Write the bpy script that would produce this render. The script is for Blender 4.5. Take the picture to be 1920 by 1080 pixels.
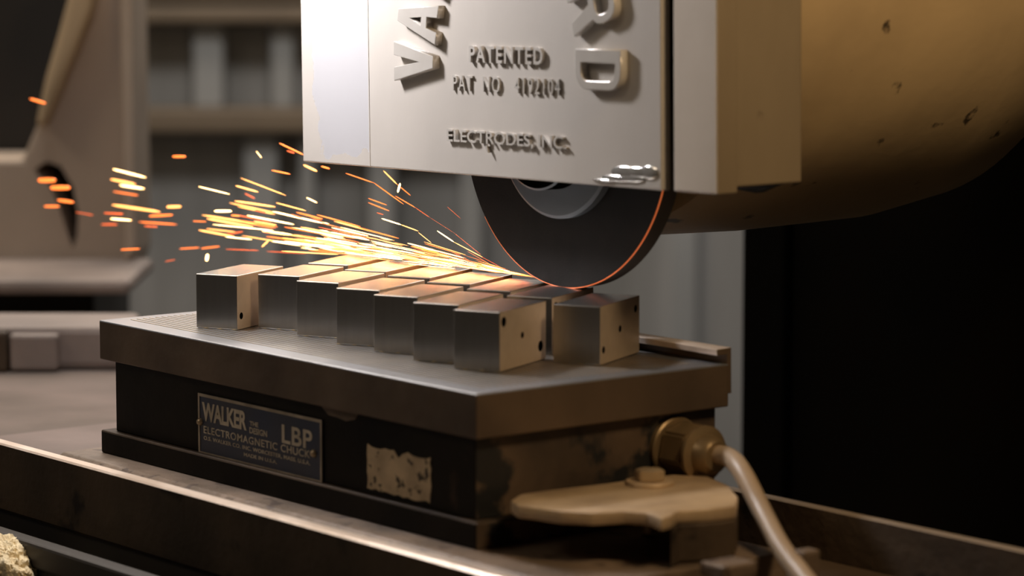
import bpy, bmesh, math, random
from mathutils import Vector, Matrix, noise
random.seed(7)
S = bpy.context.scene
COL = S.collection
for o in list(bpy.data.objects): bpy.data.objects.remove(o)

# ------------------------------------------------------------------ camera
FPX, PITCH, YAW = 5724.27, 0.1193, 0.9002
CAM = Vector((1.3062, -1.0112, 0.2565))
RT = Vector((math.cos(YAW), math.sin(YAW), 0))
FH = Vector((-math.sin(YAW), math.cos(YAW), 0))
FW = FH * math.cos(PITCH) - Vector((0, 0, 1)) * math.sin(PITCH)
UP = FH * math.sin(PITCH) + Vector((0, 0, 1)) * math.cos(PITCH)
cd = bpy.data.cameras.new('camera'); co = bpy.data.objects.new('camera', cd); COL.objects.link(co)
co.matrix_world = Matrix((( RT.x, UP.x, -FW.x, CAM.x), (RT.y, UP.y, -FW.y, CAM.y), (RT.z, UP.z, -FW.z, CAM.z), (0, 0, 0, 1)))
cd.sensor_width = 36; cd.lens = FPX / 1920 * 36; cd.clip_start = .05; cd.clip_end = 60
cd.dof.use_dof = True; cd.dof.focus_distance = 1.95; cd.dof.aperture_fstop = cd.lens / 18.0
S.camera = co

# ------------------------------------------------------------------ world, exposure, lights
S.view_settings.view_transform = 'Standard'; S.view_settings.look = 'None'
S.view_settings.exposure = 0; S.view_settings.gamma = 1; S.view_settings.use_curve_mapping = False
w = bpy.data.worlds.new('world'); S.world = w; w.use_nodes = True
w.node_tree.nodes['Background'].inputs[0].default_value = (.9, .72, .55, 1)
w.node_tree.nodes['Background'].inputs[1].default_value = .02

def area(name, loc, target, size, energy, color, size_y=None, spread=None):
    l = bpy.data.lights.new(name, 'AREA'); l.energy = energy; l.color = color; l.size = size
    if size_y: l.shape = 'RECTANGLE'; l.size_y = size_y
    if spread: l.spread = math.radians(spread)
    o = bpy.data.objects.new(name, l); COL.objects.link(o); o.location = loc
    o.rotation_euler = (Vector(target) - Vector(loc)).to_track_quat('-Z', 'Y').to_euler()
    return o
area('work_lamp_light', (-.37, -.01, .36), (-.30, .135, .21), .05, 2.4, (.98, .96, 1))
area('chuck_glare_light', tuple(CAM + FH * 4.1 + RT * -.2 + Vector((0, 0, .95))), (-.2, .1, 0), 1.6, 13, (1, .92, .86), .5)  # unseen light added for glare on the chuck top
area('ceiling_lamp_light', (-2.0, .6, 2.1), (-.6, .3, 0), 1.2, 27, (1, .84, .68), .8)
area('front_fill_light', (-.9, -1.6, 1.6), (-.1, .1, .1), .9, 6.5, (1, .84, .66), .5)  # unseen fill added to brighten walls, guard and front faces
area('wall_fill_light', tuple(CAM + FH * 2.6 - RT * .2 + Vector((0, 0, 1.7))), tuple(CAM + FH * 4.6 - RT * .15 - Vector((0, 0, .4))), 1.2, 27, (1, .97, .94), .5)  # unseen fill added to brighten the back wall
area('side_fill_light', (.56, .10, .60), (-.02, .24, .15), .15, 3.6, (1, .72, .42))  # unseen warm fill added for the housing and right-hand faces

# ------------------------------------------------------------------ helpers
def ray(x, y): return RT * ((x - 960) / FPX) - UP * ((y - 540) / FPX) + FW
def at_z(x, y, z): d = ray(x, y); return CAM + d * ((z - CAM.z) / d.z)
def at_y(x, y, Y): d = ray(x, y); return CAM + d * ((Y - CAM.y) / d.y)
def at_x(x, y, X): d = ray(x, y); return CAM + d * ((X - CAM.x) / d.x)

def mat(name, c1, c2=None, rough=.5, metal=0, scale=8, detail=6, bump=0, bscale=None, speck=None, sp_lo=.62, sp_scale=30,
        stretch=(1, 1, 1), spec=.5, lo=.35, hi=.65, rough2=None, aniso=0):
    m = bpy.data.materials.new(name); m.use_nodes = True; nt = m.node_tree; N = nt.nodes; L = nt.links
    b = N['Principled BSDF']; b.inputs['Roughness'].default_value = rough; b.inputs['Metallic'].default_value = metal
    b.inputs['Specular IOR Level'].default_value = spec
    if aniso: b.inputs['Anisotropic'].default_value = aniso
    tc = N.new('ShaderNodeTexCoord'); mp = N.new('ShaderNodeMapping'); mp.inputs['Scale'].default_value = stretch
    L.new(tc.outputs['Object'], mp.inputs[0])
    nz = N.new('ShaderNodeTexNoise'); nz.inputs['Scale'].default_value = scale; nz.inputs['Detail'].default_value = detail
    L.new(mp.outputs[0], nz.inputs['Vector'])
    cr = N.new('ShaderNodeValToRGB'); cr.color_ramp.elements[0].position = lo; cr.color_ramp.elements[1].position = hi
    cr.color_ramp.elements[0].color = (*c1, 1); cr.color_ramp.elements[1].color = (*(c2 or c1), 1)
    L.new(nz.outputs['Fac'], cr.inputs[0]); out = cr.outputs[0]
    if speck:
        n2 = N.new('ShaderNodeTexNoise'); n2.inputs['Scale'].default_value = sp_scale; n2.inputs['Detail'].default_value = 8
        L.new(tc.outputs['Object'], n2.inputs['Vector'])
        r2 = N.new('ShaderNodeValToRGB'); r2.color_ramp.elements[0].position = sp_lo; r2.color_ramp.elements[1].position = sp_lo + .05
        L.new(n2.outputs['Fac'], r2.inputs[0])
        mx = N.new('ShaderNodeMix'); mx.data_type = 'RGBA'; L.new(r2.outputs[0], mx.inputs[0]); L.new(out, mx.inputs[6])
        mx.inputs[7].default_value = (*speck, 1); out = mx.outputs[2]
    L.new(out, b.inputs['Base Color'])
    if rough2 is not None:
        mr = N.new('ShaderNodeMapRange'); mr.inputs[1].default_value = .3; mr.inputs[2].default_value = .7
        mr.inputs[3].default_value = rough; mr.inputs[4].default_value = rough2
        L.new(nz.outputs['Fac'], mr.inputs[0]); L.new(mr.outputs[0], b.inputs['Roughness'])
    if bump:
        nb = N.new('ShaderNodeTexNoise'); nb.inputs['Scale'].default_value = bscale or scale * 6; nb.inputs['Detail'].default_value = 5
        L.new(mp.outputs[0], nb.inputs['Vector'])
        bp = N.new('ShaderNodeBump'); bp.inputs['Strength'].default_value = bump; bp.inputs['Distance'].default_value = .002
        L.new(nb.outputs['Fac'], bp.inputs['Height']); L.new(bp.outputs[0], b.inputs['Normal'])
    return m

def emis(name, col, s):
    m = bpy.data.materials.new(name); m.use_nodes = True; N = m.node_tree.nodes; b = N['Principled BSDF']
    b.inputs['Base Color'].default_value = (*[min(1, c) for c in col], 1)
    b.inputs['Emission Color'].default_value = (*col, 1); b.inputs['Emission Strength'].default_value = s
    return m

def link(name, me, m, parent=None):
    o = bpy.data.objects.new(name, me); COL.objects.link(o)
    for mm in (m if isinstance(m, (list, tuple)) else [m]):
        if mm: me.materials.append(mm)
    if parent: o.parent = parent
    return o
def obj(name, bm, m, parent=None, smooth=False):
    bmesh.ops.recalc_face_normals(bm, faces=bm.faces[:])
    me = bpy.data.meshes.new(name); bm.to_mesh(me); bm.free()
    if smooth:
        me.polygons.foreach_set('use_smooth', [True] * len(me.polygons)); me.set_sharp_from_angle(angle=math.radians(35))
    return link(name, me, m, parent)
def thing(name, label, cat, loc=(0, 0, 0), rot=(0, 0, 0), group=None):
    o = bpy.data.objects.new(name, None); COL.objects.link(o); o.location = loc; o.rotation_euler = rot
    o['label'] = label; o['category'] = cat
    if group: o['group'] = group
    o.empty_display_size = .02
    return o
def tag(o, label, cat, group=None):
    o['label'] = label; o['category'] = cat
    if group: o['group'] = group
    return o
def struct(o): o['kind'] = 'structure'; return o

def box(bm, x0, x1, y0, y1, z0, z1, bev=0, M=None, seg=2):
    r = bmesh.ops.create_cube(bm, size=1)['verts']
    for v in r: v.co = Vector(((x0 + x1) / 2 + v.co.x * (x1 - x0), (y0 + y1) / 2 + v.co.y * (y1 - y0), (z0 + z1) / 2 + v.co.z * (z1 - z0)))
    if bev:
        es = list({e for v in r for e in v.link_edges})
        rr = bmesh.ops.bevel(bm, geom=es, offset=bev, segments=seg, affect='EDGES', profile=.5)
        r = list({v for f in rr['faces'] for v in f.verts} | {v for v in r if v.is_valid})
    if M is not None: bmesh.ops.transform(bm, matrix=M, verts=[v for v in r if v.is_valid])
    return r
def bx(*a, **k): bm = bmesh.new(); box(bm, *a, **k); return bm
def prism(pts, lo, hi, axis='z', bev=0):
    """polygon given in the plane normal to axis, extruded lo..hi"""
    bm = bmesh.new()
    def P(a, b, c): return {'z': (a, b, c), 'y': (a, c, b), 'x': (c, a, b)}[axis]
    v0 = [bm.verts.new(P(a, b, lo)) for a, b in pts]; v1 = [bm.verts.new(P(a, b, hi)) for a, b in pts]
    n = len(pts); bm.faces.new(v0); bm.faces.new(v1[::-1])
    for i in range(n): bm.faces.new((v0[i], v0[(i + 1) % n], v1[(i + 1) % n], v1[i]))
    bmesh.ops.recalc_face_normals(bm, faces=bm.faces[:])
    if bev: bmesh.ops.bevel(bm, geom=bm.edges[:], offset=bev, segments=2, affect='EDGES', profile=.5)
    return bm
def lathe(prof, n=64, M=None, cap=True):
    """profile (r, h) spun about local z"""
    bm = bmesh.new(); rings = []
    for r, h in prof:
        rings.append([bm.verts.new((r * math.cos(2 * math.pi * i / n), r * math.sin(2 * math.pi * i / n), h)) for i in range(n)])
    for a, b in zip(rings, rings[1:]):
        for i in range(n): bm.faces.new((a[i], a[(i + 1) % n], b[(i + 1) % n], b[i]))
    if cap: bm.faces.new(rings[0][::-1]); bm.faces.new(rings[-1])
    if M is not None: bmesh.ops.transform(bm, matrix=M, verts=bm.verts[:])
    return bm
def tube(pts, rad, n=12):
    bm = bmesh.new(); rings = []; pts = [Vector(p) for p in pts]; k = len(pts)
    rad = rad if isinstance(rad, (list, tuple)) else [rad] * k
    side = None
    for i, p in enumerate(pts):
        t = (pts[min(i + 1, k - 1)] - pts[max(i - 1, 0)]).normalized()
        if side is None: side = t.cross(Vector((0, 0, 1)) if abs(t.z) < .9 else Vector((1, 0, 0))).normalized()
        side = (side - t * side.dot(t)).normalized(); b = t.cross(side)
        rings.append([bm.verts.new(p + (side * math.cos(2 * math.pi * j / n) + b * math.sin(2 * math.pi * j / n)) * rad[i]) for j in range(n)])
    for a, b in zip(rings, rings[1:]):
        for j in range(n): bm.faces.new((a[j], a[(j + 1) % n], b[(j + 1) % n], b[j]))
    bm.faces.new(rings[0][::-1]); bm.faces.new(rings[-1])
    return bm
def spline(pts, n=8):
    P = [Vector(p) for p in pts]; P = [P[0] * 2 - P[1]] + P + [P[-1] * 2 - P[-2]]; out = []
    for i in range(1, len(P) - 2):
        for j in range(n):
            t = j / n; a, b, c, d = P[i - 1:i + 3]
            out.append(.5 * ((2 * b) + (c - a) * t + (2 * a - 5 * b + 4 * c - d) * t * t + (3 * b - a - 3 * c + d) * t ** 3))
    out.append(P[-2]); return out
YM = Matrix.Rotation(math.radians(90), 4, 'X')        # local z -> -y
def curve_mesh(polys, depth, bev):
    cu = bpy.data.curves.new('c', 'CURVE'); cu.dimensions = '2D'; cu.fill_mode = 'BOTH'
    cu.extrude = depth; cu.bevel_depth = bev; cu.bevel_resolution = 2
    for p in polys:
        s = cu.splines.new('POLY'); s.points.add(len(p) - 1)
        for i, (a, b) in enumerate(p): s.points[i].co = (a, b, 0, 1)
        s.use_cyclic_u = True
    return to_mesh(cu)
def to_mesh(cu):
    o = bpy.data.objects.new('t', cu); COL.objects.link(o)
    dg = bpy.context.evaluated_depsgraph_get(); dg.update()
    me = bpy.data.meshes.new_from_object(o.evaluated_get(dg)); bpy.data.objects.remove(o); bpy.data.curves.remove(cu)
    return me
def text_mesh(s, width, height, depth, bev, off=0, spacing=1):
    cu = bpy.data.curves.new('t', 'FONT'); cu.body = s; cu.size = 1; cu.extrude = 0; cu.offset = off; cu.space_character = spacing
    cu.extrude = .001; cu.bevel_depth = 0
    me = to_mesh(cu)
    xs = [v.co.x for v in me.vertices]; ys = [v.co.y for v in me.vertices]
    sx = width / (max(xs) - min(xs)); sy = height / (max(ys) - min(ys)); cx = (max(xs) + min(xs)) / 2; cy = (max(ys) + min(ys)) / 2
    for v in me.vertices: v.co = Vector(((v.co.x - cx) * sx, (v.co.y - cy) * sy, (1 if v.co.z > 0 else -1) * depth))
    return me
def stand(me, x, y, z, rot=0, flip=False):
    """letters lying in xy -> standing in the xz plane facing -y, at (x,y,z)"""
    me.transform(Matrix.Translation((x, y, z)) @ Matrix.Rotation(math.radians(90), 4, 'X') @ Matrix.Rotation(rot, 4, 'Z'))
    me.update(); return me
def cut(o, cutter_bm):
    cm = bpy.data.meshes.new('cut'); bmesh.ops.recalc_face_normals(cutter_bm, faces=cutter_bm.faces[:]); cutter_bm.to_mesh(cm); cutter_bm.free()
    c = bpy.data.objects.new('cut', cm); COL.objects.link(c); c.parent = o.parent
    md = o.modifiers.new('b', 'BOOLEAN'); md.object = c; md.operation = 'DIFFERENCE'; md.solver = 'EXACT'
    dg = bpy.context.evaluated_depsgraph_get(); dg.update()
    me = bpy.data.meshes.new_from_object(o.evaluated_get(dg)); o.modifiers.clear(); o.data = me
    bpy.data.objects.remove(c); return me

# background frame: lateral / forward axes square to the shop wall
def bgM(): return Matrix(((RT.x, FH.x, 0, CAM.x), (RT.y, FH.y, 0, CAM.y), (0, 0, 1, 0), (0, 0, 0, 1)))
BG = bgM()
def lx(px, D): return (px - 960) / FPX * D
def zy(y, D): return CAM.z - D * math.tan(PITCH + math.atan((y - 540) / FPX))
def bgbox(name, x0, x1, D0, D1, z0, z1, m, parent=None, bev=.004, Dref=None):
    d = Dref or D0
    return obj(name, bx(lx(x0, d), lx(x1, d), D0, D1, z0, z1, bev=bev, M=BG), m, parent)

# ------------------------------------------------------------------ materials
M = {}
M['steel'] = mat('ground_steel', (.62, .60, .57), (.50, .48, .45), rough=.24, metal=1, scale=30, stretch=(8, 8, .5), lo=.1, hi=.9, rough2=.27)
M['milled_tan'] = mat('milled_tan_reflection', (.50, .40, .30), (.46, .365, .275), rough=.42, metal=.4, scale=30, stretch=(1, 4, 4))  # milled block sides, warm reflection put into the tan colour
M['chuck_top'] = mat('chuck_face_steel', (.32, .32, .335), (.24, .235, .23), rough=.34, metal=.85, scale=14, rough2=.46)
M['brass'] = mat('brass_strip', (.50, .40, .26), (.36, .29, .20), rough=.35, metal=1, scale=40)
M['plate_side'] = mat('shaded_plate_steel', (.16, .11, .072), (.09, .062, .042), rough=.45, metal=.5, scale=12, rough2=.6, bump=.25, bscale=60)  # sides coloured darker than the top for the little light they get
M['black_paint'] = mat('black_paint', (.004, .0035, .003), (.012, .009, .006), rough=.5, spec=.12, scale=18, bump=.2, bscale=60, speck=(.07, .04, .025), sp_lo=.70, sp_scale=14)
M['body_side'] = mat('worn_black_paint', (.035, .024, .016), (.10, .065, .04), rough=.5, scale=16, bump=.3, bscale=70, speck=(.01, .01, .01), sp_lo=.56, sp_scale=26)
M['table'] = mat('gritty_cast_iron', (.20, .14, .095), (.10, .07, .045), rough=.55, metal=.2, scale=22, bump=.5, bscale=160, speck=(.07, .045, .03), sp_lo=.60, sp_scale=60)
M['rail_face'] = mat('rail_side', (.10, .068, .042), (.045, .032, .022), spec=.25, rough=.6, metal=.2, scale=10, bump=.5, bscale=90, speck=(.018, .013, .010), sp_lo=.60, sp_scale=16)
M['rail_highlight'] = mat('rail_edge_highlight', (.78, .66, .56), (.60, .48, .38), rough=.38, metal=.5, scale=30, bump=.15)  # pale colour paints the highlight along the rail edges
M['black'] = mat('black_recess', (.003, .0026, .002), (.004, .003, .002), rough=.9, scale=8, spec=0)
M['dark'] = mat('dark_iron', (.012, .010, .008), (.025, .018, .012), rough=.6, scale=8)
M['guard_side'] = mat('guard_side_paint', (.23, .18, .115), (.18, .138, .088), rough=.42, scale=14, stretch=(1, 1, .35), bump=.08, bscale=120, speck=(.10, .07, .045), sp_lo=.68, sp_scale=35)
M['lip_lit'] = mat('guard_lip_lit', (.56, .485, .40), (.50, .43, .35), rough=.4, scale=14, bump=.06, bscale=120)  # lighter copy of the guard paint for the lit front face
M['wheel_rim'] = mat('abrasive_rim', (.10, .085, .075), (.08, .07, .06), rough=.7, scale=60)
M['wheel'] = mat('abrasive', (.022, .018, .016), (.017, .014, .013), spec=.2, rough=.62, scale=60, bump=.1, bscale=700)
M['flange'] = mat('flange_steel', (.24, .26, .29), (.2, .215, .24), rough=.6, metal=.5, scale=10)
M['housing'] = mat('housing_paint', (.52, .375, .20), (.38, .27, .145), rough=.4, scale=7, bump=.12, bscale=80, speck=(.07, .05, .03), sp_lo=.665, sp_scale=42)
M['wall'] = mat('shop_wall', (.34, .33, .315), (.22, .215, .20), rough=.8, scale=2.2, stretch=(5, 5, .6), detail=3)
M['beam'] = mat('wall_beam', (.22, .165, .11), (.16, .12, .08), rough=.6, scale=4)
M['pale'] = mat('pale_panel', (.34, .34, .33), (.28, .28, .27), rough=.7, scale=3)
M['casting'] = mat('grey_casting', (.58, .46, .35), (.46, .36, .275), rough=.55, scale=4, bump=.2)
M['dusty'] = mat('dusty_casting', (.33, .26, .22), (.21, .165, .14), rough=.6, scale=9, bump=.3, bscale=40)
M['bronze'] = mat('brass_fitting', (.30, .21, .11), (.20, .14, .075), rough=.4, metal=.6, scale=30)
M['cable'] = mat('grey_cable', (.37, .275, .185), (.30, .22, .145), rough=.42, scale=30, bump=.1)
M['clamp'] = mat('cast_clamp', (.56, .41, .25), (.38, .27, .165), rough=.45, metal=.2, scale=26, bump=.35, bscale=110)
M['bolt'] = mat('bolt_steel', (.62, .48, .30), (.45, .34, .22), rough=.38, metal=.6, scale=40)
M['label_blue'] = mat('label_blue', (.014, .026, .062), (.022, .026, .045), rough=.4, scale=30)
M['label_metal'] = mat('label_frame', (.50, .42, .32), (.30, .25, .19), rough=.45, metal=.5, scale=60)
M['label_ink'] = mat('label_lettering', (.62, .54, .42), (.42, .36, .27), rough=.5, metal=.1, scale=90)
M['sticker'] = mat('worn_sticker', (.66, .50, .31), (.42, .31, .19), rough=.6, scale=60, speck=(.05, .035, .02), sp_lo=.60, sp_scale=160)
M['floor'] = mat('concrete', (.16, .145, .13), (.11, .10, .09), rough=.8, scale=5, bump=.2)
M['tray'] = mat('tray_dust', (.24, .19, .165), (.16, .13, .11), spec=.15, rough=.85, scale=9, bump=.3, bscale=40)
M['grit'] = mat('grinding_grit', (.40, .30, .22), (.24, .17, .12), rough=.8, scale=160, bump=.8, bscale=500)
M['glove'] = mat('fuzzy_cloth', (.86, .74, .50), (.66, .52, .30), rough=.9, scale=60, bump=.9, bscale=260)
M['spark_w'] = emis('spark_white_hot', (1.0, .58, .22), 9)
M['spark_y'] = emis('spark_yellow', (1.0, .40, .10), 3.6)
M['spark_o'] = emis('spark_orange', (1.0, .21, .035), 2.2)
M['spark_r'] = emis('spark_red', (1.0, .16, .04), 1.1)
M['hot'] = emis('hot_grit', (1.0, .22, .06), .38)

# painted guard cover: satin grey-beige paint, worn through to bare bright metal along the left
def cover_mat():
    m = mat('guard_cover_paint', (.50, .455, .405), (.44, .40, .355), rough=.36, scale=10, bump=.06, bscale=160, metal=.0, stretch=(1, 1, .5))
    nt = m.node_tree; N = nt.nodes; L = nt.links; b = N['Principled BSDF']
    tc = N.new('ShaderNodeTexCoord'); sp = N.new('ShaderNodeSeparateXYZ'); L.new(tc.outputs['Object'], sp.inputs[0])
    nz = N.new('ShaderNodeTexNoise'); nz.inputs['Scale'].default_value = 55; nz.inputs['Detail'].default_value = 7; L.new(tc.outputs['Object'], nz.inputs['Vector'])
    def math_(op, a, bb):
        n = N.new('ShaderNodeMath'); n.operation = op
        for i, v in enumerate((a, bb)):
            if isinstance(v, (int, float)): n.inputs[i].default_value = v
            else: L.new(v, n.inputs[i])
        return n.outputs[0]
    nx = math_('MULTIPLY', math_('SUBTRACT', nz.outputs['Fac'], .5), .022)
    # left border of the bare patch leans from x=.004 at the top to x=.030 low down
    lean = math_('ADD', math_('MULTIPLY', sp.outputs['Z'], -.16), .0225)
    left = math_('GREATER_THAN', math_('ADD', sp.outputs['X'], nx), lean)
    right = math_('LESS_THAN', math_('ADD', sp.outputs['X'], math_('MULTIPLY', nx, .12)), .0755)
    low = math_('GREATER_THAN', math_('ADD', sp.outputs['Z'], math_('MULTIPLY', nx, 1.6)), .009)
    f = math_('MULTIPLY', math_('MULTIPLY', left, right), low)
    base = b.inputs['Base Color'].links[0].from_socket
    mx = N.new('ShaderNodeMix'); mx.data_type = 'RGBA'; L.new(f, mx.inputs[0]); L.new(base, mx.inputs[6]); mx.inputs[7].default_value = (.64, .62, .625, 1)
    L.new(mx.outputs[2], b.inputs['Base Color'])
    L.new(math_('MULTIPLY', f, .35), b.inputs['Metallic'])
    return m
M['cover'] = cover_mat()
M['letter'] = mat('raised_letter', (.56, .52, .47), (.5, .46, .41), rough=.24, scale=30, metal=.25)

# ------------------------------------------------------------------ room shell
o = struct(obj('floor', bx(-5, 5, -1.2, 5.2, -1.0, -.95, M=BG), M['floor']))
o = struct(obj('wall_back', bx(-3, 3, 4.6, 4.7, -.95, 2.4, M=BG), M['wall']))
struct(obj('wall_left', bx(-3.1, -3, -1.2, 4.7, -.95, 2.4, M=BG), M['wall']))
struct(obj('wall_right', bx(3, 3.1, -1.2, 4.7, -.95, 2.4, M=BG), M['wall']))
struct(obj('ceiling', bx(-3.1, 3.1, -1.2, 4.7, 2.4, 2.5, M=BG), M['floor']))
D = 4.55
def wallpiece(name, x0, x1, y0, y1, m, D0=4.5, D1=4.6):
    return struct(obj(name, bx(lx(x0, D0), lx(x1, D0), D0, D1, zy(y1, D0), zy(y0, D0), bev=.006, M=BG), m))
wallpiece('trim_20', 1180, 1440, -300, 1700, M['wall'], 4.57)
wallpiece('trim_1', -2400, 980, 12, 44, M['beam'], 4.52)
wallpiece('trim_2', -2400, 980, 204, 250, M['beam'], 4.52)
wallpiece('trim_3', -2400, 980, -60, 4, M['beam'], 4.52)
for i, (a, b, y0, y1) in enumerate(((362, 420, 44, 204), (508, 552, 44, 204), (455, 520, 252, 1700), (560, 590, 252, 1700), (690, 740, 252, 1700), (862, 905, 252, 1700), (1262, 1312, 252, 1700))):
    wallpiece('trim_%d' % (i + 4), a, b, y0, y1, M['pale'], 4.55)

# ------------------------------------------------------------------ dark machine column on the right
t = thing('machine_column', 'tall dark machine column behind the chuck on the right', 'machine column', (-.590, .750, -.95))
obj('column_body', bx(.0, 1.1, 0, .5, 0, 2.2, bev=.006), M['black'], t)
obj('column_way', bx(.004, .055, -.012, .0, .1, 2.1, bev=.003), M['black'], t)

# ------------------------------------------------------------------ machine table, rails, saddle
t = thing('machine_table', 'long cast iron grinder table with bright-edged front rail under the chuck', 'machine table', (0, 0, 0))
o = obj('table_top', prism([(-.030, -.100), (-.024, -.0905), (-.018, -.087), (.192, -.087), (.192, -.125), (-.030, -.125)], -.418, .002, 'x', bev=.0012), M['table'], t)
obj('table_extension', prism([(-.029, -.100), (-.0235, -.0905), (-.0175, -.0872), (.132, -.0872), (.132, -.125), (-.029, -.125)], -.01, .108, 'x', bev=.001), M['table'], t)
obj('drain_trough', bx(-.555, .6, -.047, .215, -.135, -.112), M['rail_face'], t)
obj('table_end', bx(-.555, -.43, -.046, .215, -.112, -.0975, bev=.002), M['tray'], t)
o = obj('front_rail', prism([(-.056, -.0805), (-.0545, -.0795), (-.0475, -.0795), (-.046, -.081), (-.046, -.13), (-.056, -.1225), ], -.555, .6, 'x'), [M['rail_face'], M['rail_highlight']], t)
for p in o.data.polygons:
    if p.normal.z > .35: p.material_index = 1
obj('lower_lip', bx(-.555, .6, -.052, -.046, -.150, -.1235, bev=.001), M['dark'], t)
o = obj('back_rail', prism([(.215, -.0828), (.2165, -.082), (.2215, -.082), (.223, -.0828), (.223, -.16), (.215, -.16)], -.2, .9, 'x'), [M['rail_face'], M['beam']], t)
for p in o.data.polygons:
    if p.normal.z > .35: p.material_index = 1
# crust of grinding grit along the ledge in front of the chuck
pts = []; rad = []
for i in range(180):
    x = -.415 + .50 * i / 179; pts.append((x, -.0235 + .0012 * noise.noise(Vector((x * 60, 0, 0))), -.0905)); rad.append(.0020 + .0013 * noise.noise(Vector((x * 170, 5, 0))))
g = obj('grit_crust', tube(pts, rad, 8), M['grit'], bpy.data.objects['machine_table'], True); g['kind'] = 'stuff'; g['label'] = 'pale crust of grinding grit along the ledge'
t = thing('saddle', 'dark grinder saddle ledge below the front rail', 'machine saddle', (0, 0, -.30))
obj('saddle_body', bx(-1.0, .7, -.08, .30, -.65, .135, bev=.003), M['dark'], t)
obj('saddle_ledge', bx(-1.0, .7, -.093, -.08, .160, .176, bev=.002), M['dark'], t)
obj('ledge_web', bx(-1.0, .7, -.09, -.08, .120, .160, bev=.002), M['dark'], t)

# ------------------------------------------------------------------ magnetic chuck
L, W, H = .40, .187, .087
ch = thing('magnetic_chuck', 'black electromagnetic chuck with steel top plate holding the blocks', 'magnetic chuck', (0, 0, 0))
o = obj('top_plate', bx(-L, 0, 0, W, -.0255, 0, bev=.0009), [M['plate_side'], M['chuck_top']], ch)
for p in o.data.polygons:
    if p.normal.z > .3: p.material_index = 1
me = None
for i in range(33):
    y = .017 + i * .0047
    if me is None:
        s = obj('pole_strip', bx(-.388, -.014, -.0005, .0005, -.001, .00025), M['brass'], ch); me = s.data
    else:
        s = bpy.data.objects.new('pole_strip', me); COL.objects.link(s); s.parent = ch
    s.location = (0, y, 0)
    if i == 0: s['label'] = 'thin brass pole strip inlaid along the top plate'
o = obj('body', bx(-L + .011, -.007, .005, W - .004, -.0719, -.0255, bev=.0008), [M['black_paint'], M['body_side']], ch)
for p in o.data.polygons:
    if p.normal.x > .5: p.material_index = 1
o = obj('base_flange', bx(-L, 0, 0, W, -H, -.0719, bev=.0012), [M['black_paint'], M['body_side'], M['rail_face']], ch)
for p in o.data.polygons:
    if p.normal.x > .5: p.material_index = 1
    if p.normal.z > .3: p.material_index = 2
# nameplate
npx0, npx1, npz0, npz1 = -.2880, -.1535, -.0728, -.0345
YN = .005
npl = obj('nameplate', bx(npx0, npx1, YN - .0010, YN, npz0, npz1, bev=.0002), M['label_blue'], ch)
npl['label'] = 'blue and grey maker plate with worn lettering'
bm = bmesh.new(); e = .0018
for a in ((npx0, npx1, npz1 - e, npz1), (npx0, npx1, npz0, npz0 + e), (npx0, npx0 + e, npz0 + e, npz1 - e), (npx1 - e, npx1, npz0 + e, npz1 - e)):
    box(bm, a[0], a[1], YN - .0014, YN - .0009, a[2], a[3])
obj('plate_border', bm, M['label_metal'], npl)
def ptxt(s, cx, cz, wd, ht, off=0, sp=1.0):
    me = text_mesh(s, wd, ht, .00015, 0, off, sp); stand(me, cx, YN - .0011, cz); o = link('lettering', me, M['label_ink'], npl); o['label'] = 'lettering ' + s; return o
ptxt('WALKER', npx0 + .0295, -.0455, .050, .0118, .035, .95)
ptxt('THE', npx0 + .0625, -.0462, .0095, .0028, .02)
ptxt('DESIGN', npx0 + .0670, -.0505, .0190, .0038, .02)
ptxt('LBP', npx0 + .1085, -.0480, .032, .0112, .02, 1.05)
ptxt('ELECTROMAGNETIC CHUCK', npx0 + .0640, -.0568, .116, .0046, .012, 1.08)
ptxt('O.S. WALKER CO. INC. WORCESTER, MASS. U.S.A.', npx0 + .0640, -.0622, .116, .0028, .012, 1.05)
ptxt('MADE IN U.S.A.', npx0 + .0690, -.0663, .036, .0022, .01)
for a, b in ((npx0 + .0022, -.0525), (npx1 - .0085, -.0555)):
    obj('rivet', lathe([(.0024, 0), (.0024, .0008), (.0016, .0020), (.0004, .0025)], 16, Matrix.Translation((a, YN - .001, b)) @ YM), M['bolt'], npl, True)
# worn paper sticker with ragged edge
pts = []
x0, x1, z0, z1 = -.1095, -.0480, -.0685, -.0425
for k in range(14): pts.append((x0 + (x1 - x0) * k / 14, z0 + random.uniform(-.0008, .0012)))
for k in range(8): pts.append((x1 + random.uniform(-.0012, .0005), z0 + (z1 - z0) * k / 8))
for k in range(14): pts.append((x1 - (x1 - x0) * k / 14, z1 + random.uniform(-.0018, .0005)))
for k in range(8): pts.append((x0 + random.uniform(-.0004, .0012), z1 - (z1 - z0) * k / 8))
pts[29] = (pts[29][0], pts[29][1] - .004)
o = obj('worn_sticker', prism(pts, YN - .0004, YN + .0001, 'y'), M['sticker'], ch); o['label'] = 'ragged tan paper sticker, worn and peeling'
# bare patch of chipped paint just under the plate
pts = [(-.156, -.0262), (-.118, -.0262), (-.121, -.0300), (-.130, -.0322), (-.139, -.0312), (-.148, -.0308)]
o = obj('paint_chip', prism(pts, YN - .0003, YN + .0001, 'y'), M['table'], ch); o['label'] = 'pale chipped patch in black paint'
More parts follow.
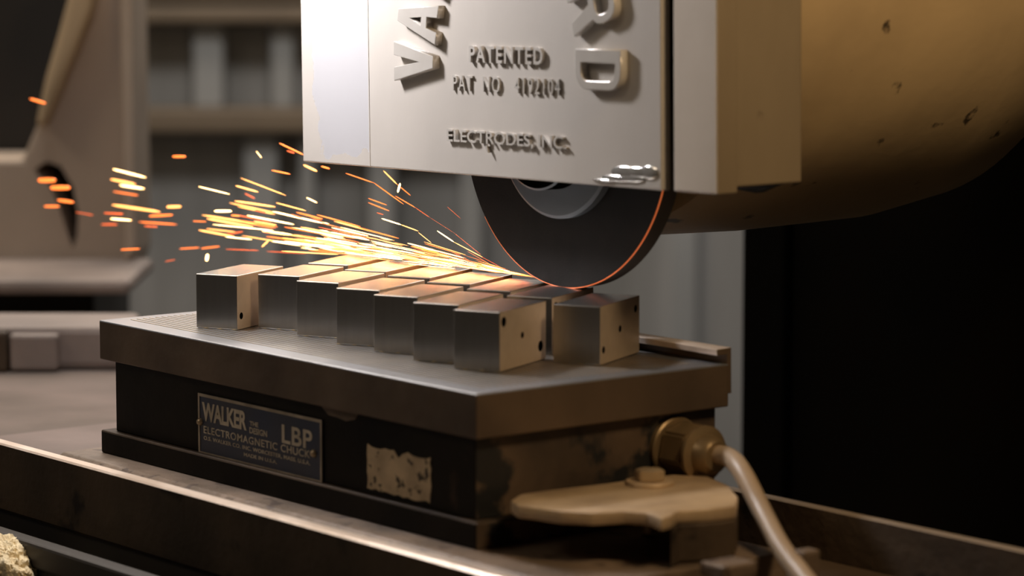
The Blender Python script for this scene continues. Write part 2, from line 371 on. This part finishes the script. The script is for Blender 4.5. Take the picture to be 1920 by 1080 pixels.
# back stop rail (angle bar screwed on the rear edge)
o = obj('stop_rail', prism([(.187, -.018), (.187, .0052), (.1790, .0052), (.1785, .0088), (.1900, .0092), (.1905, -.018)], -.36, -.0015, 'x', bev=.0003), [M['plate_side'], M['rail_highlight']], ch)
o['label'] = 'thin angle rail along the rear edge of the chuck'
for p in o.data.polygons:
    if (p.normal.y < -.5 and p.center.y < .183): p.material_index = 1
    if p.normal.z > .5: p.material_index = 1
obj('terminal_knob', lathe([(.006, 0), (.006, .006), (.004, .008)], 20, Matrix.Translation((-L + .011, .03, -.058)) @ Matrix.Rotation(-math.pi / 2, 4, 'Y')), M['dark'], ch, True)

# cable gland on the right end: hex nut, collar and boot
gy, gz = .150, -.0468
RX = Matrix.Translation((-.007, gy, gz)) @ Matrix.Rotation(math.pi / 2, 4, 'Y')
gl_ = obj('cable_gland', lathe([(.0185, 0), (.0185, .003), (.0175, .004)], 40, RX), M['bronze'], ch, True); gl_['label'] = 'brass hex cable fitting'
hexm = bmesh.new(); bmesh.ops.create_cone(hexm, cap_ends=True, segments=6, radius1=.0168, radius2=.0168, depth=.020)
bmesh.ops.bevel(hexm, geom=hexm.edges[:], offset=.0014, segments=2, affect='EDGES')
bmesh.ops.transform(hexm, matrix=RX @ Matrix.Translation((0, 0, .014)) @ Matrix.Rotation(.3, 4, 'Z'), verts=hexm.verts[:])
obj('hex_nut', hexm, M['bronze'], gl_, True)
obj('collar', lathe([(.0150, .024), (.0165, .025), (.0165, .0275), (.0120, .029), (.0105, .036), (.0085, .038)], 40, RX), M['bronze'], gl_, True)

# grey cable
cp = [Vector((.024, gy, gz)), Vector((.038, gy + .001, gz + .001))] + [at_x(x, y, X) for x, y, X in ((1390, 882, .062), (1428, 956, .090), (1464, 1025, .125), (1505, 1080, .158), (1560, 1150, .195))]
sp_ = spline(cp, 8)
tag(obj('power_cable', tube(sp_, .0056, 16), M['cable'], None, True), 'pale grey power cable curving down from the chuck fitting', 'cable')

# ------------------------------------------------------------------ hold-down clamp
ZC = -.058
cl = thing('hold_down_clamp', 'bolted cast iron toe clamp holding the right end of the chuck', 'clamp', (.04, .09, -.087))
def cpts(lst): return [(max((p := at_z(x, y, ZC)).x, .001) - .04, p.y - .09) for x, y in lst]
arm = prism(cpts([(957, 938), (975, 926), (1030, 918), (1110, 909), (1200, 897), (1262, 889), (1330, 893), (1365, 908), (1384, 930), (1380, 948), (1330, 954), (1272, 957), (1258, 967), (1240, 972), (1215, 961), (1170, 958), (1110, 961), (1050, 958), (1005, 951), (970, 947)]), ZC - .0075 + .087, ZC + .087, 'z', bev=.0016)
obj('clamp_arm', arm, M['clamp'], cl, True)
hb = prism(cpts([(1258, 967), (1276, 958), (1330, 955), (1378, 949), (1384, 932), (1340, 905), (1285, 925), (1262, 945)]), .0005, ZC - .0075 + .087, 'z', bev=.0012)
obj('heel_block', hb, M['rail_face'], cl)
b0 = at_z(1218, 908, ZC) - Vector((.04, .09, 0)); b0.z = ZC + .087
obj('washer', lathe([(.0135, 0), (.0138, .0008), (.0132, .0022), (.006, .0024)], 40, Matrix.Translation(b0)), M['clamp'], cl, True)
bh = bmesh.new(); bmesh.ops.create_cone(bh, cap_ends=True, segments=6, radius1=.0088, radius2=.0088, depth=.0062)
bmesh.ops.bevel(bh, geom=bh.edges[:], offset=.0008, segments=2, affect='EDGES')
bmesh.ops.transform(bh, matrix=Matrix.Translation(b0 + Vector((0, 0, .0055))) @ Matrix.Rotation(.2, 4, 'Z'), verts=bh.verts[:])
obj('bolt_head', bh, M['bolt'], cl, True)
obj('bolt_shank', lathe([(.0045, -.028), (.0045, .001)], 20, Matrix.Translation(b0)), M['bolt'], cl, True)

# small blocks and lugs at lower right
for (x, y, sx, sy, h, lab) in ((1366, 1052, .010, .012, .008, 'small square lug on the table just left of the cable'), (1512, 1030, .005, .006, .010, 'small square lug on the table just right of the cable')):
    p = at_z(x, y, -.087 + h)
    tag(obj('table_lug', bx(p.x - sx, p.x + sx, p.y - sy, p.y + sy, -.087 if x < 1400 else -.1118, -.087 + h, bev=.0015), M['table']), lab, 'lug')

# ------------------------------------------------------------------ fourteen steel blocks
BW, BD, BH = .0300, .0605, .0345
def block_mesh(mirror):
    bm = bx(0, BW, 0, BD, 0, BH, bev=.0005); bmesh.ops.recalc_face_normals(bm, faces=bm.faces[:])
    o = obj('b', bm, M['steel'])
    c = bmesh.new()
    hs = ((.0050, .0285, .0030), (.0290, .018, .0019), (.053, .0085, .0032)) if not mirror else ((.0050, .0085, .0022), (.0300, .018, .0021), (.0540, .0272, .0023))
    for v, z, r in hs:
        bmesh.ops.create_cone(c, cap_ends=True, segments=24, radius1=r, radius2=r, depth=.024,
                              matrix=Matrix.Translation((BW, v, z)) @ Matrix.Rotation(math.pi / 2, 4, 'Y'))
    me = cut(o, c); bpy.data.objects.remove(o); me.materials.append(M['black']); me.materials.append(M['milled_tan'])
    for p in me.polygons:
        if p.center.x < BW - .0006 and all(min(v.x, .01) > .005 and .0006 < v.y < BD - .0006 and .0006 < v.z < BH - .0006 for v in (me.vertices[i].co for i in p.vertices)): p.material_index = 1  # bore walls coloured black for the shade inside
        elif abs(p.normal.x) > .9: p.material_index = 2
    return me
BM = [block_mesh(False), block_mesh(True)]
hole_me = []
ANG = math.radians(27)
rows = [  # x, y, mirrored, angle tweak, label
    (-.3276, .0284, 1, 0, 'ground steel block standing apart at the far left of the front row'),
    (-.3007, .0575, 1, 0, 'steel block in front row right after the gap, partly behind the lone block'),
    (-.2564, .0568, 0, -1.5, 'third steel block from the left in the front row'),
    (-.2098, .0542, 0, -1, 'fourth steel block from the left in the front row'),
    (-.1685, .0525, 0, -1.5, 'fifth steel block from the left in the front row'),
    (-.1240, .0488, 0, -1, 'steel block second from the near end of the front row'),
    (-.0822, .0470, 0, -2, 'nearest steel block with three drilled holes down its right face'),
    (-.3340, .1190, 0, 0, 'leftmost steel block of the back row, under the sparks'),
    (-.2883, .1160, 0, -1, 'second steel block from the left in the back row'),
    (-.2439, .1180, 0, -1, 'third steel block from the left in the back row'),
    (-.2010, .1168, 0, -1, 'fourth steel block from the left in the back row'),
    (-.1576, .1145, 0, -1, 'fifth steel block from the left in the back row, left of the wheel'),
    (-.1161, .1129, 0, -1, 'steel block directly beneath the grinding wheel'),
    (-.0660, .1079, 1, 0, 'rightmost steel block of the back row, with small drilled holes'),
]
for x, y, mir, da, lab in rows:
    o = bpy.data.objects.new('steel_block', BM[mir]); COL.objects.link(o)
    o.location = (x, y, .0003); o.rotation_euler = (0, 0, ANG + math.radians(da))
    tag(o, lab, 'steel block', 'steel blocks in two staggered rows on the chuck')

# ------------------------------------------------------------------ grinding wheel
wx, wy, wz, R = -.128, .1655, .1326, .098
gw = thing('grinding_wheel', 'dark grey abrasive grinding wheel touching the steel blocks', 'grinding wheel', (wx, wy, wz))
YW = Matrix.Rotation(-math.pi / 2, 4, 'X')       # local z -> +y
o = obj('abrasive_disc', lathe([(.02, 0), (R - .0006, 0), (R, .0006), (R, .0122), (R - .0006, .0127), (.02, .0127)], 160, YW), [M['wheel'], M['wheel_rim']], gw, True)
for p in o.data.polygons:
    if abs(p.normal.y) < .3: p.material_index = 1
obj('wheel_flange', lathe([(.018, -.0065), (.0535, -.0065), (.0555, -.0050), (.0555, .0003), (.0100, .0003)], 96, YW), M['flange'], gw, True)
n = obj('spindle_nut', lathe([(.005, -.0205), (.033, -.0205), (.0362, -.0210), (.0374, -.0200), (.0374, -.0062), (.010, -.0062)], 64, YW), [M['black'], M['flange']], gw, True); n['label'] = 'black hub nut with bright rim'
for p in n.data.polygons:
    rr = math.hypot(p.center.x, p.center.z)
    if .0362 < rr and p.center.y < -.0195: p.material_index = 1
# glowing grit clinging along the front rim
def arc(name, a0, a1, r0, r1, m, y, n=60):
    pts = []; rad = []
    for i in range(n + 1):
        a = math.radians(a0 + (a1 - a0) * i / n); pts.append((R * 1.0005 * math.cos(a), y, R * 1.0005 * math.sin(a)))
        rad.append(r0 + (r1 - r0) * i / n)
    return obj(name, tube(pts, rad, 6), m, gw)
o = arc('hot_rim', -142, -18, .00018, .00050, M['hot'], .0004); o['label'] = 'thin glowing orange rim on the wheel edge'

# spindle housing
sh = thing('spindle_housing', 'large rounded brown painted spindle housing behind the wheel guard', 'spindle housing', (-.150, .208, .245))
obj('housing_barrel', lathe([(.05, -.001), (.170, 0), (.178, .004), (.184, .02), (.186, .10), (.184, .20), (.175, .26), (.150, .31), (.10, .335), (.05, .34)], 96, YW), M['housing'], sh, True)
obj('support_arm', bx(-.10, .10, .335, .5375, -.08, .12, bev=.01), M['dark'], sh)

# ------------------------------------------------------------------ wheel guard
GA = -.0147
gd = thing('wheel_guard', 'painted cast wheel guard with raised lettering above the blocks', 'wheel guard', (-.3619, .1351, .0988), (0, GA, 0))
cov = obj('cover_plate', bx(0, .3605, 0, .007, 0, .30, bev=.0009), M['cover'], gd)
cov['label'] = 'grey cover plate worn to bare metal at left'
# seam scribed on the cover
obj('seam_bead', bx(.0757, .0765, -.0003, .001, .0005, .2995), M['cover'], cov)
# guard body: right cheek, back plate, left wall, top
obj('right_flange', prism([(.369, .0015), (.4062, .0015), (.4062, .017), (.369, .017)], .0, .30, 'z', bev=.0012), [M['guard_side'], M['lip_lit']], gd)
for p in bpy.data.objects['right_flange'].data.polygons:
    if p.normal.y < -.5: p.material_index = 1
obj('right_wall', prism([(.372, .0165), (.4048, .0165), (.4048, .068), (.372, .068)], .0035, .30, 'z', bev=.0012), M['guard_side'], gd)
obj('back_plate', prism([(0, .004), (.150, .004), (.165, .02), (.30, .02), (.345, -.002), (.372, -.004), (.395, .004), (.4035, .006), (.4035, .30), (0, .30)], .0622, .0685, 'y'), M['dark'], gd)
obj('left_wall', bx(.001, .006, .007, .062, .03, .298, bev=.0008), M['cover'], gd)
obj('top_wall', bx(.001, .405, .007, .064, .293, .301, bev=.0008), M['cover'], gd)
obj('groove_liner', bx(.3605, .369, .009, .012, .0, .299), M['dark'], gd)
# bottom corner lug behind the right wall
# weld bead at the lower right of the cover
bm = bmesh.new()
def blob(bm, x, z, rx, rz, ry=.0016):
    r = bmesh.ops.create_uvsphere(bm, u_segments=14, v_segments=8, radius=1)['verts']
    for v in r: v.co = Vector((x + v.co.x * rx * (1 + .08 * math.sin(v.co.z * 9)), v.co.y * ry, z + v.co.z * rz))
for x, z, rx, rz in ((.329, .0092, .013, .0040), (.340, .0096, .013, .0036), (.350, .0100, .0085, .0044), (.322, .0052, .015, .0024), (.310, .0034, .011, .0013), (.334, .0060, .013, .0028)):
    blob(bm, x, z, rx, rz)
o = obj('weld_bead', bm, mat('weld', (.62, .60, .57), (.5, .48, .44), rough=.16, metal=.8, scale=60), gd, True); o['label'] = 'shiny silver weld bead'

# raised letters
def letter(ch, x, z, up_deg, h=.040, wd=.0235, s=.0068):
    """block letters, stroke s, height h, width wd, centred; up_deg = direction of the letter's up axis"""
    H2, W2 = h / 2, wd / 2
    if ch == 'V': P = [[(-W2, H2), (-W2 + s * 1.1, H2), (0, -H2 + s * 1.5), (W2 - s * 1.1, H2), (W2, H2), (s * .5, -H2), (-s * .5, -H2)]]
    elif ch == 'A':
        P = [[(-W2, -H2), (-s * .5, H2), (s * .5, H2), (W2, -H2), (W2 - s, -H2), (W2 * .62 - s * .5, -H2 * .45), (-W2 * .62 + s * .5, -H2 * .45), (-W2 + s, -H2)],
             [(-W2 * .42 + s * .25, -H2 * .45 + s * .7), (W2 * .42 - s * .25, -H2 * .45 + s * .7), (0, H2 - s * 1.3)]]
    elif ch == 'N': P = [[(-W2, -H2), (-W2, H2), (-W2 + s, H2), (W2 - s, -H2 + s * 1.8), (W2 - s, H2), (W2, H2), (W2, -H2), (W2 - s, -H2), (-W2 + s, H2 - s * 1.8), (-W2 + s, -H2)]]
    elif ch == 'U' or ch == 'G' or ch == 'D' or ch == 'R':
        def ar(cx, cy, rx, ry, a0, a1, n=8): return [(cx + rx * math.cos(math.radians(a0 + (a1 - a0) * i / n)), cy + ry * math.sin(math.radians(a0 + (a1 - a0) * i / n))) for i in range(n + 1)]
        if ch == 'D':
            r = .010; P = [[(-W2, -H2)] + ar(W2 - r, -H2 + r, r, r, -90, 0) + ar(W2 - r, H2 - r, r, r, 0, 90) + [(-W2, H2)]]
            q = .006; s2 = s * .62; P.append([(-W2 + s, -H2 + s2)] + ar(W2 - s2 - q, -H2 + s2 + q, q, q, -90, 0) + ar(W2 - s2 - q, H2 - s2 - q, q, q, 0, 90) + [(-W2 + s, H2 - s2)])
        elif ch == 'U':
            r = .010; P = [ar(W2 - r, -H2 + r, r, r, 0, -90) + ar(-W2 + r, -H2 + r, r, r, -90, -180) + [(-W2, H2), (-W2 + s, H2)] + ar(-W2 + s + .005, -H2 + s + .005, .005, .005, 180, 270) + ar(W2 - s - .005, -H2 + s + .005, .005, .005, 270, 360) + [(W2 - s, H2), (W2, H2)]]
        elif ch == 'G':
            r = .010; P = [[(W2, H2 * .35), (W2, H2 - r)] + ar(W2 - r, H2 - r, r, r, 0, 90) + ar(-W2 + r, H2 - r, r, r, 90, 180) + ar(-W2 + r, -H2 + r, r, r, 180, 270) + [(W2, -H2), (W2, 0), (0, 0), (0, -s), (W2 - s, -s), (W2 - s, -H2 + s)]
                           + ar(-W2 + s + .005, -H2 + s + .005, .005, .005, 270, 180) + ar(-W2 + s + .005, H2 - s - .005, .005, .005, 180, 90) + [(W2 - s, H2 - s), (W2 - s, H2 * .35)]]
        else:
            r = .0085; s2 = s * .62; mid = -.002
            P = [[(-W2, -H2), (-W2, H2)] + ar(W2 - r, H2 - r, r, r, 90, 0) + ar(W2 - r, mid + r, r, r, 0, -60) + [(W2, -H2), (W2 - s, -H2), (W2 - s - r * .7, mid), (-W2 + s, mid), (-W2 + s, -H2)],
                 [(-W2 + s, mid + s2), (W2 - r, mid + s2)] + ar(W2 - s2 - .005, mid + s2 + .005, .005, .005, -60, 0, 5) + ar(W2 - s2 - .005, H2 - s2 - .005, .005, .005, 0, 90, 5) + [(-W2 + s, H2 - s2)]]
    me = curve_mesh([[(a, b) for a, b in p] for p in P], .0024, .0006)
    stand(me, x, -.0022, z, math.radians(up_deg - 90))
    return link('raised_letter', me, M['letter'], cov, )
letter('V', .1309, .0690, 180)
letter('A', .1355, .0950, 171)
letter('N', .144, .1290, 155)
letter('G', .180, .160, 125)
letter('U', .243, .167, 70)
letter('A', .290, .141, 38)
letter('R', .3045, .1065, 17, wd=.027)
letter('D', .3105, .0680, 0, wd=.0225)
def gtxt(s, cx, cz, wd, ht, off, sp, dep=.0009):
    me = text_mesh(s, wd, ht, dep, 0, off, sp); stand(me, cx, -dep * .8, cz)
    o = link('raised_lettering', me, M['letter'], cov); o['label'] = 'raised lettering ' + s; return o
gtxt('PATENTED', .2205, .0748, .0715, .0102, .022, 1.25, .0014)
gtxt('PAT  NO   4192104', .2190, .0566, .1045, .0096, .002, 1.25)
gtxt('ELECTRODES, INC.', .2195, .0235, .1165, .0088, .012, 1.0, .0013)
# long tail of the T
obj('letter_tail', prism([(.2000, .0190), (.2022, .0190), (.2035, .0150), (.2028, .0150)], -.003, .0005, 'y'), M['letter'], cov)

# ------------------------------------------------------------------ blurred machine parts on the left
mf = thing('background_machine', 'blurred brown-grey machine frame with oval opening behind the chuck at left', 'machine frame', tuple(BG @ Vector((lx(120, 2.9), 2.9, -.9))))
inv = mf.matrix_world
def bgprism(name, pts, D0, D1, m, dref=None, bev=.004):
    d = dref or D0
    bm = prism([(lx(x, d), zy(y, d)) for x, y in pts], D0, D1, 'y', bev=bev)
    bmesh.ops.transform(bm, matrix=Matrix.Translation(-mf.location) @ BG, verts=bm.verts[:])
    return obj(name, bm, m, mf)
fr = bgprism('upright', [(178, -120), (250, -120), (252, 480), (236, 528), (-140, 540), (-140, 300), (40, 300), (62, 250), (120, 120)], 2.90, 3.02, M['casting'])
c = prism([(lx(x, 2.9), zy(y, 2.9)) for x, y in ((62, 318), (85, 302), (112, 312), (134, 350), (143, 400), (140, 445), (131, 466), (122, 440), (106, 385), (88, 345), (70, 330))], 2.8, 3.1, 'y')
bmesh.ops.transform(c, matrix=Matrix.Translation(-mf.location) @ BG, verts=c.verts[:])
cut(fr, c)
bgprism('diagonal_rib', [(146, -60), (192, -60), (172, 30), (84, 236), (64, 240), (84, 150), (112, 60)], 2.86, 2.90, mat('tan_rib', (.62, .45, .27), (.50, .37, .22), rough=.5, scale=5), bev=.006)
bgprism('edge_flange', [(226, -120), (252, -120), (252, 470), (228, 500)], 2.87, 2.90, M['casting'])
bgprism('interior_shade', [(-200, -120), (225, -120), (225, 540), (-200, 540)], 3.03, 3.20, M['dark'])  # dark box painting the shade inside the open frame
# base shelf of the frame: top surface catches light
ZF = -.0997
def bgb(name, x0, x1, D0, D1, y_top_front, y_bot, m, parent, dref=None, bev=.005):
    d = dref or D0; bm = bx(lx(x0, d), lx(x1, d), D0, D1, max(zy(y_bot, D0), ZF if D0 < 2.5 else -2), zy(y_top_front, D0), bev=bev)
    bmesh.ops.transform(bm, matrix=Matrix.Translation(-parent.location) @ BG, verts=bm.verts[:])
    return obj(name, bm, m, parent)
bgb('base_shelf', -160, 240, 2.72, 2.90, 524, 553, M['dusty'], mf, bev=.006)
bgb('lower_frame_shade', -160, 170, 2.83, 3.1, 540, 900, M['dark'], mf)  # coloured dark to give the shadow gap under the shelf

tb = thing('table_stop_block', 'dusty grey casting block on the tray behind the chuck at left', 'casting', tuple(BG @ Vector((lx(90, 2.45), 2.5, -.1))))
bgb('block_body', -120, 235, 2.42, 2.51, 612, 700, M['dusty'], tb, bev=.006)
bgb('face_panel', 8, 100, 2.408, 2.425, 628, 696, M['dusty'], tb, bev=.003)
bgb('side_strip', -80, 4, 2.406, 2.425, 622, 702, M['rail_face'], tb, bev=.003)
tr = thing('chip_tray', 'dusty pinkish steel tray beyond the left end of the chuck', 'tray', tuple(BG @ Vector((lx(60, 2.3), 2.3, -.11))))
bm = prism([(-.56, -.4), (-.56, .12)] + [tuple((BG @ Vector((lx(x, D_), D_, 0)))[:2]) for x, D_ in ((240, 2.40), (240, 2.72), (-160, 2.72))], -.108, -.100, 'z', bev=.001)
bmesh.ops.transform(bm, matrix=Matrix.Translation(-tr.location), verts=bm.verts[:])
obj('tray_floor', bm, M['tray'], tr)
p = at_z(176, 835, -.087)
tag(obj('stop_lug', bx(-.4300, -.402, .02, .06, -.1, -.078, bev=.0015), M['rail_face']), 'small stepped lug at the left foot of the chuck', 'lug')

# fuzzy cloth lump at the lower left
p0 = at_y(10, 1098, -.099)
bm = bmesh.new(); bmesh.ops.create_icosphere(bm, subdivisions=6, radius=1)
for v in bm.verts:
    n_ = v.co.normalized(); d = 1 + .22 * noise.noise(n_ * 1.6 + Vector((3, 1, 2))) + .09 * noise.noise(n_ * 5) + .045 * noise.noise(n_ * 16) + .03 * noise.noise(n_ * 48)
    v.co = Vector((n_.x * d * .030, n_.y * d * .020, n_.z * d * .032))
bmesh.ops.transform(bm, matrix=Matrix.Translation((p0.x, p0.y, p0.z)) @ Matrix.Rotation(.3, 4, 'Y'), verts=bm.verts[:])
tag(obj('work_glove', bm, M['glove'], None, True), 'fuzzy tan cloth fingertip lying on the ledge at lower left', 'glove')

# ------------------------------------------------------------------ sparks
def streak_mesh(m):
    bm = bmesh.new(); n = 6; rings = []
    for t_, r in ((0, .25), (.12, .85), (.5, 1), (.88, .85), (1, .25)):
        rings.append([bm.verts.new((t_, r * math.cos(2 * math.pi * j / n), r * math.sin(2 * math.pi * j / n))) for j in range(n)])
    for a, b in zip(rings, rings[1:]):
        for j in range(n): bm.faces.new((a[j], a[(j + 1) % n], b[(j + 1) % n], b[j]))
    bm.faces.new(rings[0][::-1]); bm.faces.new(rings[-1])
    me = bpy.data.meshes.new('spark'); bm.to_mesh(me); bm.free(); me.materials.append(m); return me
SM = {k: streak_mesh(M['spark_' + k]) for k in 'wyor'}
KN = {'w': 'white-hot', 'y': 'yellow', 'o': 'orange', 'r': 'dim red'}
def spark(a, b, r, k, lab, grp):
    lab = KN[k] + ' ' + lab; grp = KN[k] + ' ' + grp
    a = Vector(a); b = Vector(b); d = b - a
    o = bpy.data.objects.new('spark', SM[k]); COL.objects.link(o)
    o.location = a; o.scale = (max(d.length, r * 2), r, r); o.rotation_mode = 'QUATERNION'; o.rotation_quaternion = d.to_track_quat('X', 'Z')
    tag(o, lab, 'spark', grp)
LF = ('spark flying at the far left, in front of the background machine', 'sparks at the far left')
LM = ('spark streak in the air left of the wheel guard', 'sparks left of the guard')
LU = ('spark streak in the air under the lower edge of the guard', 'sparks under the guard')
LC = ('spark streak in the dense fan over the blocks', 'sparks in the fan over the blocks')
sc = 3.177
Z4 = [(165, 245, 360, 295, 18, 'w'), (150, 305, 300, 335, 24, 'y'), (205, 340, 350, 362, 22, 'w'), (165, 378, 315, 402, 14, 'o'), (160, 458, 445, 500, 26, 'y'),
      (110, 507, 225, 512, 20, 'r'), (150, 540, 275, 550, 17, 'w'), (95, 575, 190, 575, 20, 'r'), (0, 512, 45, 520, 7, 'r'), (485, 470, 570, 468, 30, 'y'), (380, 525, 520, 518, 26, 'o'),
      (320, 560, 545, 575, 16, 'o'), (520, 170, 598, 170, 28, 'o'), (210, 725, 325, 720, 16, 'o'), (560, 720, 680, 712, 12, 'o'), (690, 718, 800, 705, 15, 'o'), (475, 795, 535, 785, 8, 'r'),
      (350, 585, 430, 590, 16, 'r'), (728, 752, 722, 792, 30, 'w'), (1052, 708, 1092, 670, 18, 'y'), (770, 495, 870, 495, 26, 'w'), (725, 540, 1000, 590, 22, 'y'), (760, 575, 1120, 610, 10, 'w'), (720, 600, 895, 620, 11, 'y'),
      (840, 635, 940, 617, 14, 'r'), (640, 555, 720, 558, 11, 'o'), (835, 722, 1035, 730, 8, 'r'), (1080, 735, 1320, 748, 7, 'r'), (890, 435, 1130, 470, 20, 'y'), (925, 298, 1195, 402, 10, 'y'),
      (1018, 138, 1050, 178, 7, 'w'), (1110, 252, 1220, 275, 16, 'o'), (1155, 90, 1300, 160, 15, 'o'), (1200, 135, 1245, 150, 12, 'r'), (1300, 220, 1380, 258, 22, 'y'), (1405, 228, 1455, 243, 16, 'o'),
      (1318, 415, 1380, 445, 10, 'w'), (950, 390, 1010, 420, 12, 'r'), (1010, 490, 1075, 505, 14, 'r'), (1060, 620, 1100, 625, 12, 'r'), (1225, 515, 1290, 535, 14, 'r'), (870, 520, 920, 525, 18, 'o')]
for x0, y0, x1, y1, wd, k in Z4:
    X0, Y0, X1, Y1 = 160 + x0 / sc, 240 + y0 / sc, 160 + x1 / sc, 240 + y1 / sc
    yy = .170 + random.uniform(-.02, .02); g = LF if X1 < 335 else LM
    spark(at_y(X0, Y0, yy), at_y(X1, Y1, yy + random.uniform(-.004, .004)), wd / sc / 2 / 2750 * .62, k, *g)
for x0, y0, x1, y1, wd, k in ((72, 338, 104, 338, 17, 'o'), (95, 352, 131, 352, 17, 'o'), (108, 375, 138, 379, 10, 'o'), (83, 387, 111, 387, 8, 'o'), (56, 185, 86, 194, 8, 'o'), (142, 398, 174, 403, 3, 'r')):
    yy = .170 + random.uniform(-.02, .02)
    spark(at_y(x0, y0, yy), at_y(x1, y1, yy), wd / 2 / 2650 * .6, k, *LF)
Z5 = [(0, 70, 180, 200, 8, 'o'), (130, 150, 250, 220, 7, 'o'), (250, 220, 335, 278, 5, 'r'), (335, 278, 480, 370, 2, 'r'), (480, 370, 640, 500, 3, 'r'), (440, 215, 520, 285, 3, 'r'),
      (380, 358, 480, 425, 9, 'w'), (480, 425, 650, 515, 6, 'y'), (60, 0, 140, 80, 10, 'y'), (140, 80, 222, 148, 7, 'o'), (160, 75, 145, 130, 18, 'w'), (50, 285, 165, 322, 10, 'w'), (165, 322, 268, 360, 8, 'y'),
      (268, 368, 345, 430, 5, 'y'), (-165, 15, 0, 72, 9, 'o'), (-30, 165, 80, 205, 8, 'o'), (-30, 190, 95, 240, 8, 'o'), (20, 250, 60, 262, 7, 'r'), (440, 470, 620, 560, 3, 'r'), (620, 500, 760, 575, 2, 'r'), (560, 480, 700, 560, 2, 'o')]
for x0, y0, x1, y1, wd, k in Z5:
    yy = .170 + random.uniform(-.012, .006)
    spark(at_y(700 + x0 / sc, 320 + y0 / sc, yy), at_y(700 + x1 / sc, 320 + y1 / sc, yy), wd / sc / 2 / 2900 * .8, k, *LU)
# the fan: individual long streaks leaving the contact point
C0 = Vector((wx - .034, wy + .006, .0372))
def fan(dist, length, elev, az, r, k):
    d = Vector((-math.cos(elev) * math.cos(az), math.sin(az) * math.cos(elev), math.sin(elev)))
    a = C0 + d * dist; b = C0 + d * (dist + length)
    # light droop along the flight
    a.z -= .05 * dist ** 2; b.z -= .05 * (dist + length) ** 2
    if a.z < .0365: a.z = .0365 + random.uniform(0, .002)
    if b.z < .0365: b.z = .0365 + random.uniform(0, .002)
    return a, b, r, k
for i in range(125):
    dist = random.betavariate(1.6, 1.8) * .33; elev = math.radians(random.gauss(2.2, 2.3)); az = math.radians(random.gauss(-2.0, 2.6))
    if elev < math.radians(-.3): elev = math.radians(random.uniform(0, 1.5))
    k = random.choices('wyor', (.42, .32, .2, .06))[0]
    a, b, r, k = fan(dist, random.uniform(.018, .06) * (.7 + dist * 2), elev, az, (.0002 + .0014 * dist) * random.uniform(.5, 1.1), k)
    spark(a, b, r, k, *LC)
# the core of the fan, too dense to count
bm = bmesh.new(); ms = [M['spark_w'], M['spark_y'], M['spark_o']]
for i in range(250):
    dist = random.uniform(0, 1) ** 1.3 * .24; elev = math.radians(abs(random.gauss(1.2, 1.9))); az = math.radians(random.gauss(-1.5, 2.6))
    k = random.choices((0, 1, 2), (.30, .32, .38) if dist > .05 else (.04, .22, .74))[0]
    a, b, r, _ = fan(dist, random.uniform(.010, .034), elev, az, (.00013 + .0009 * dist) * random.uniform(.5, 1.1), k)
    d = (b - a); q = d.to_track_quat('X', 'Z').to_matrix().to_4x4(); Mx = Matrix.Translation(a) @ q @ Matrix.Diagonal((d.length, r, r, 1))
    vs = [bm.verts.new(Mx @ Vector(c)) for c in ((0, 0, 0), (.4, 1, 0), (.4, -.5, .87), (.4, -.5, -.87), (1, 0, 0))]
    for f in ((0, 1, 2), (0, 2, 3), (0, 3, 1), (4, 2, 1), (4, 3, 2), (4, 1, 3)):
        bm.faces.new([vs[j] for j in f]).material_index = k
o = obj('spark_stream', bm, ms); tag(o, 'dense glowing stream of fine sparks leaving the wheel contact', 'sparks'); o['kind'] = 'stuff'
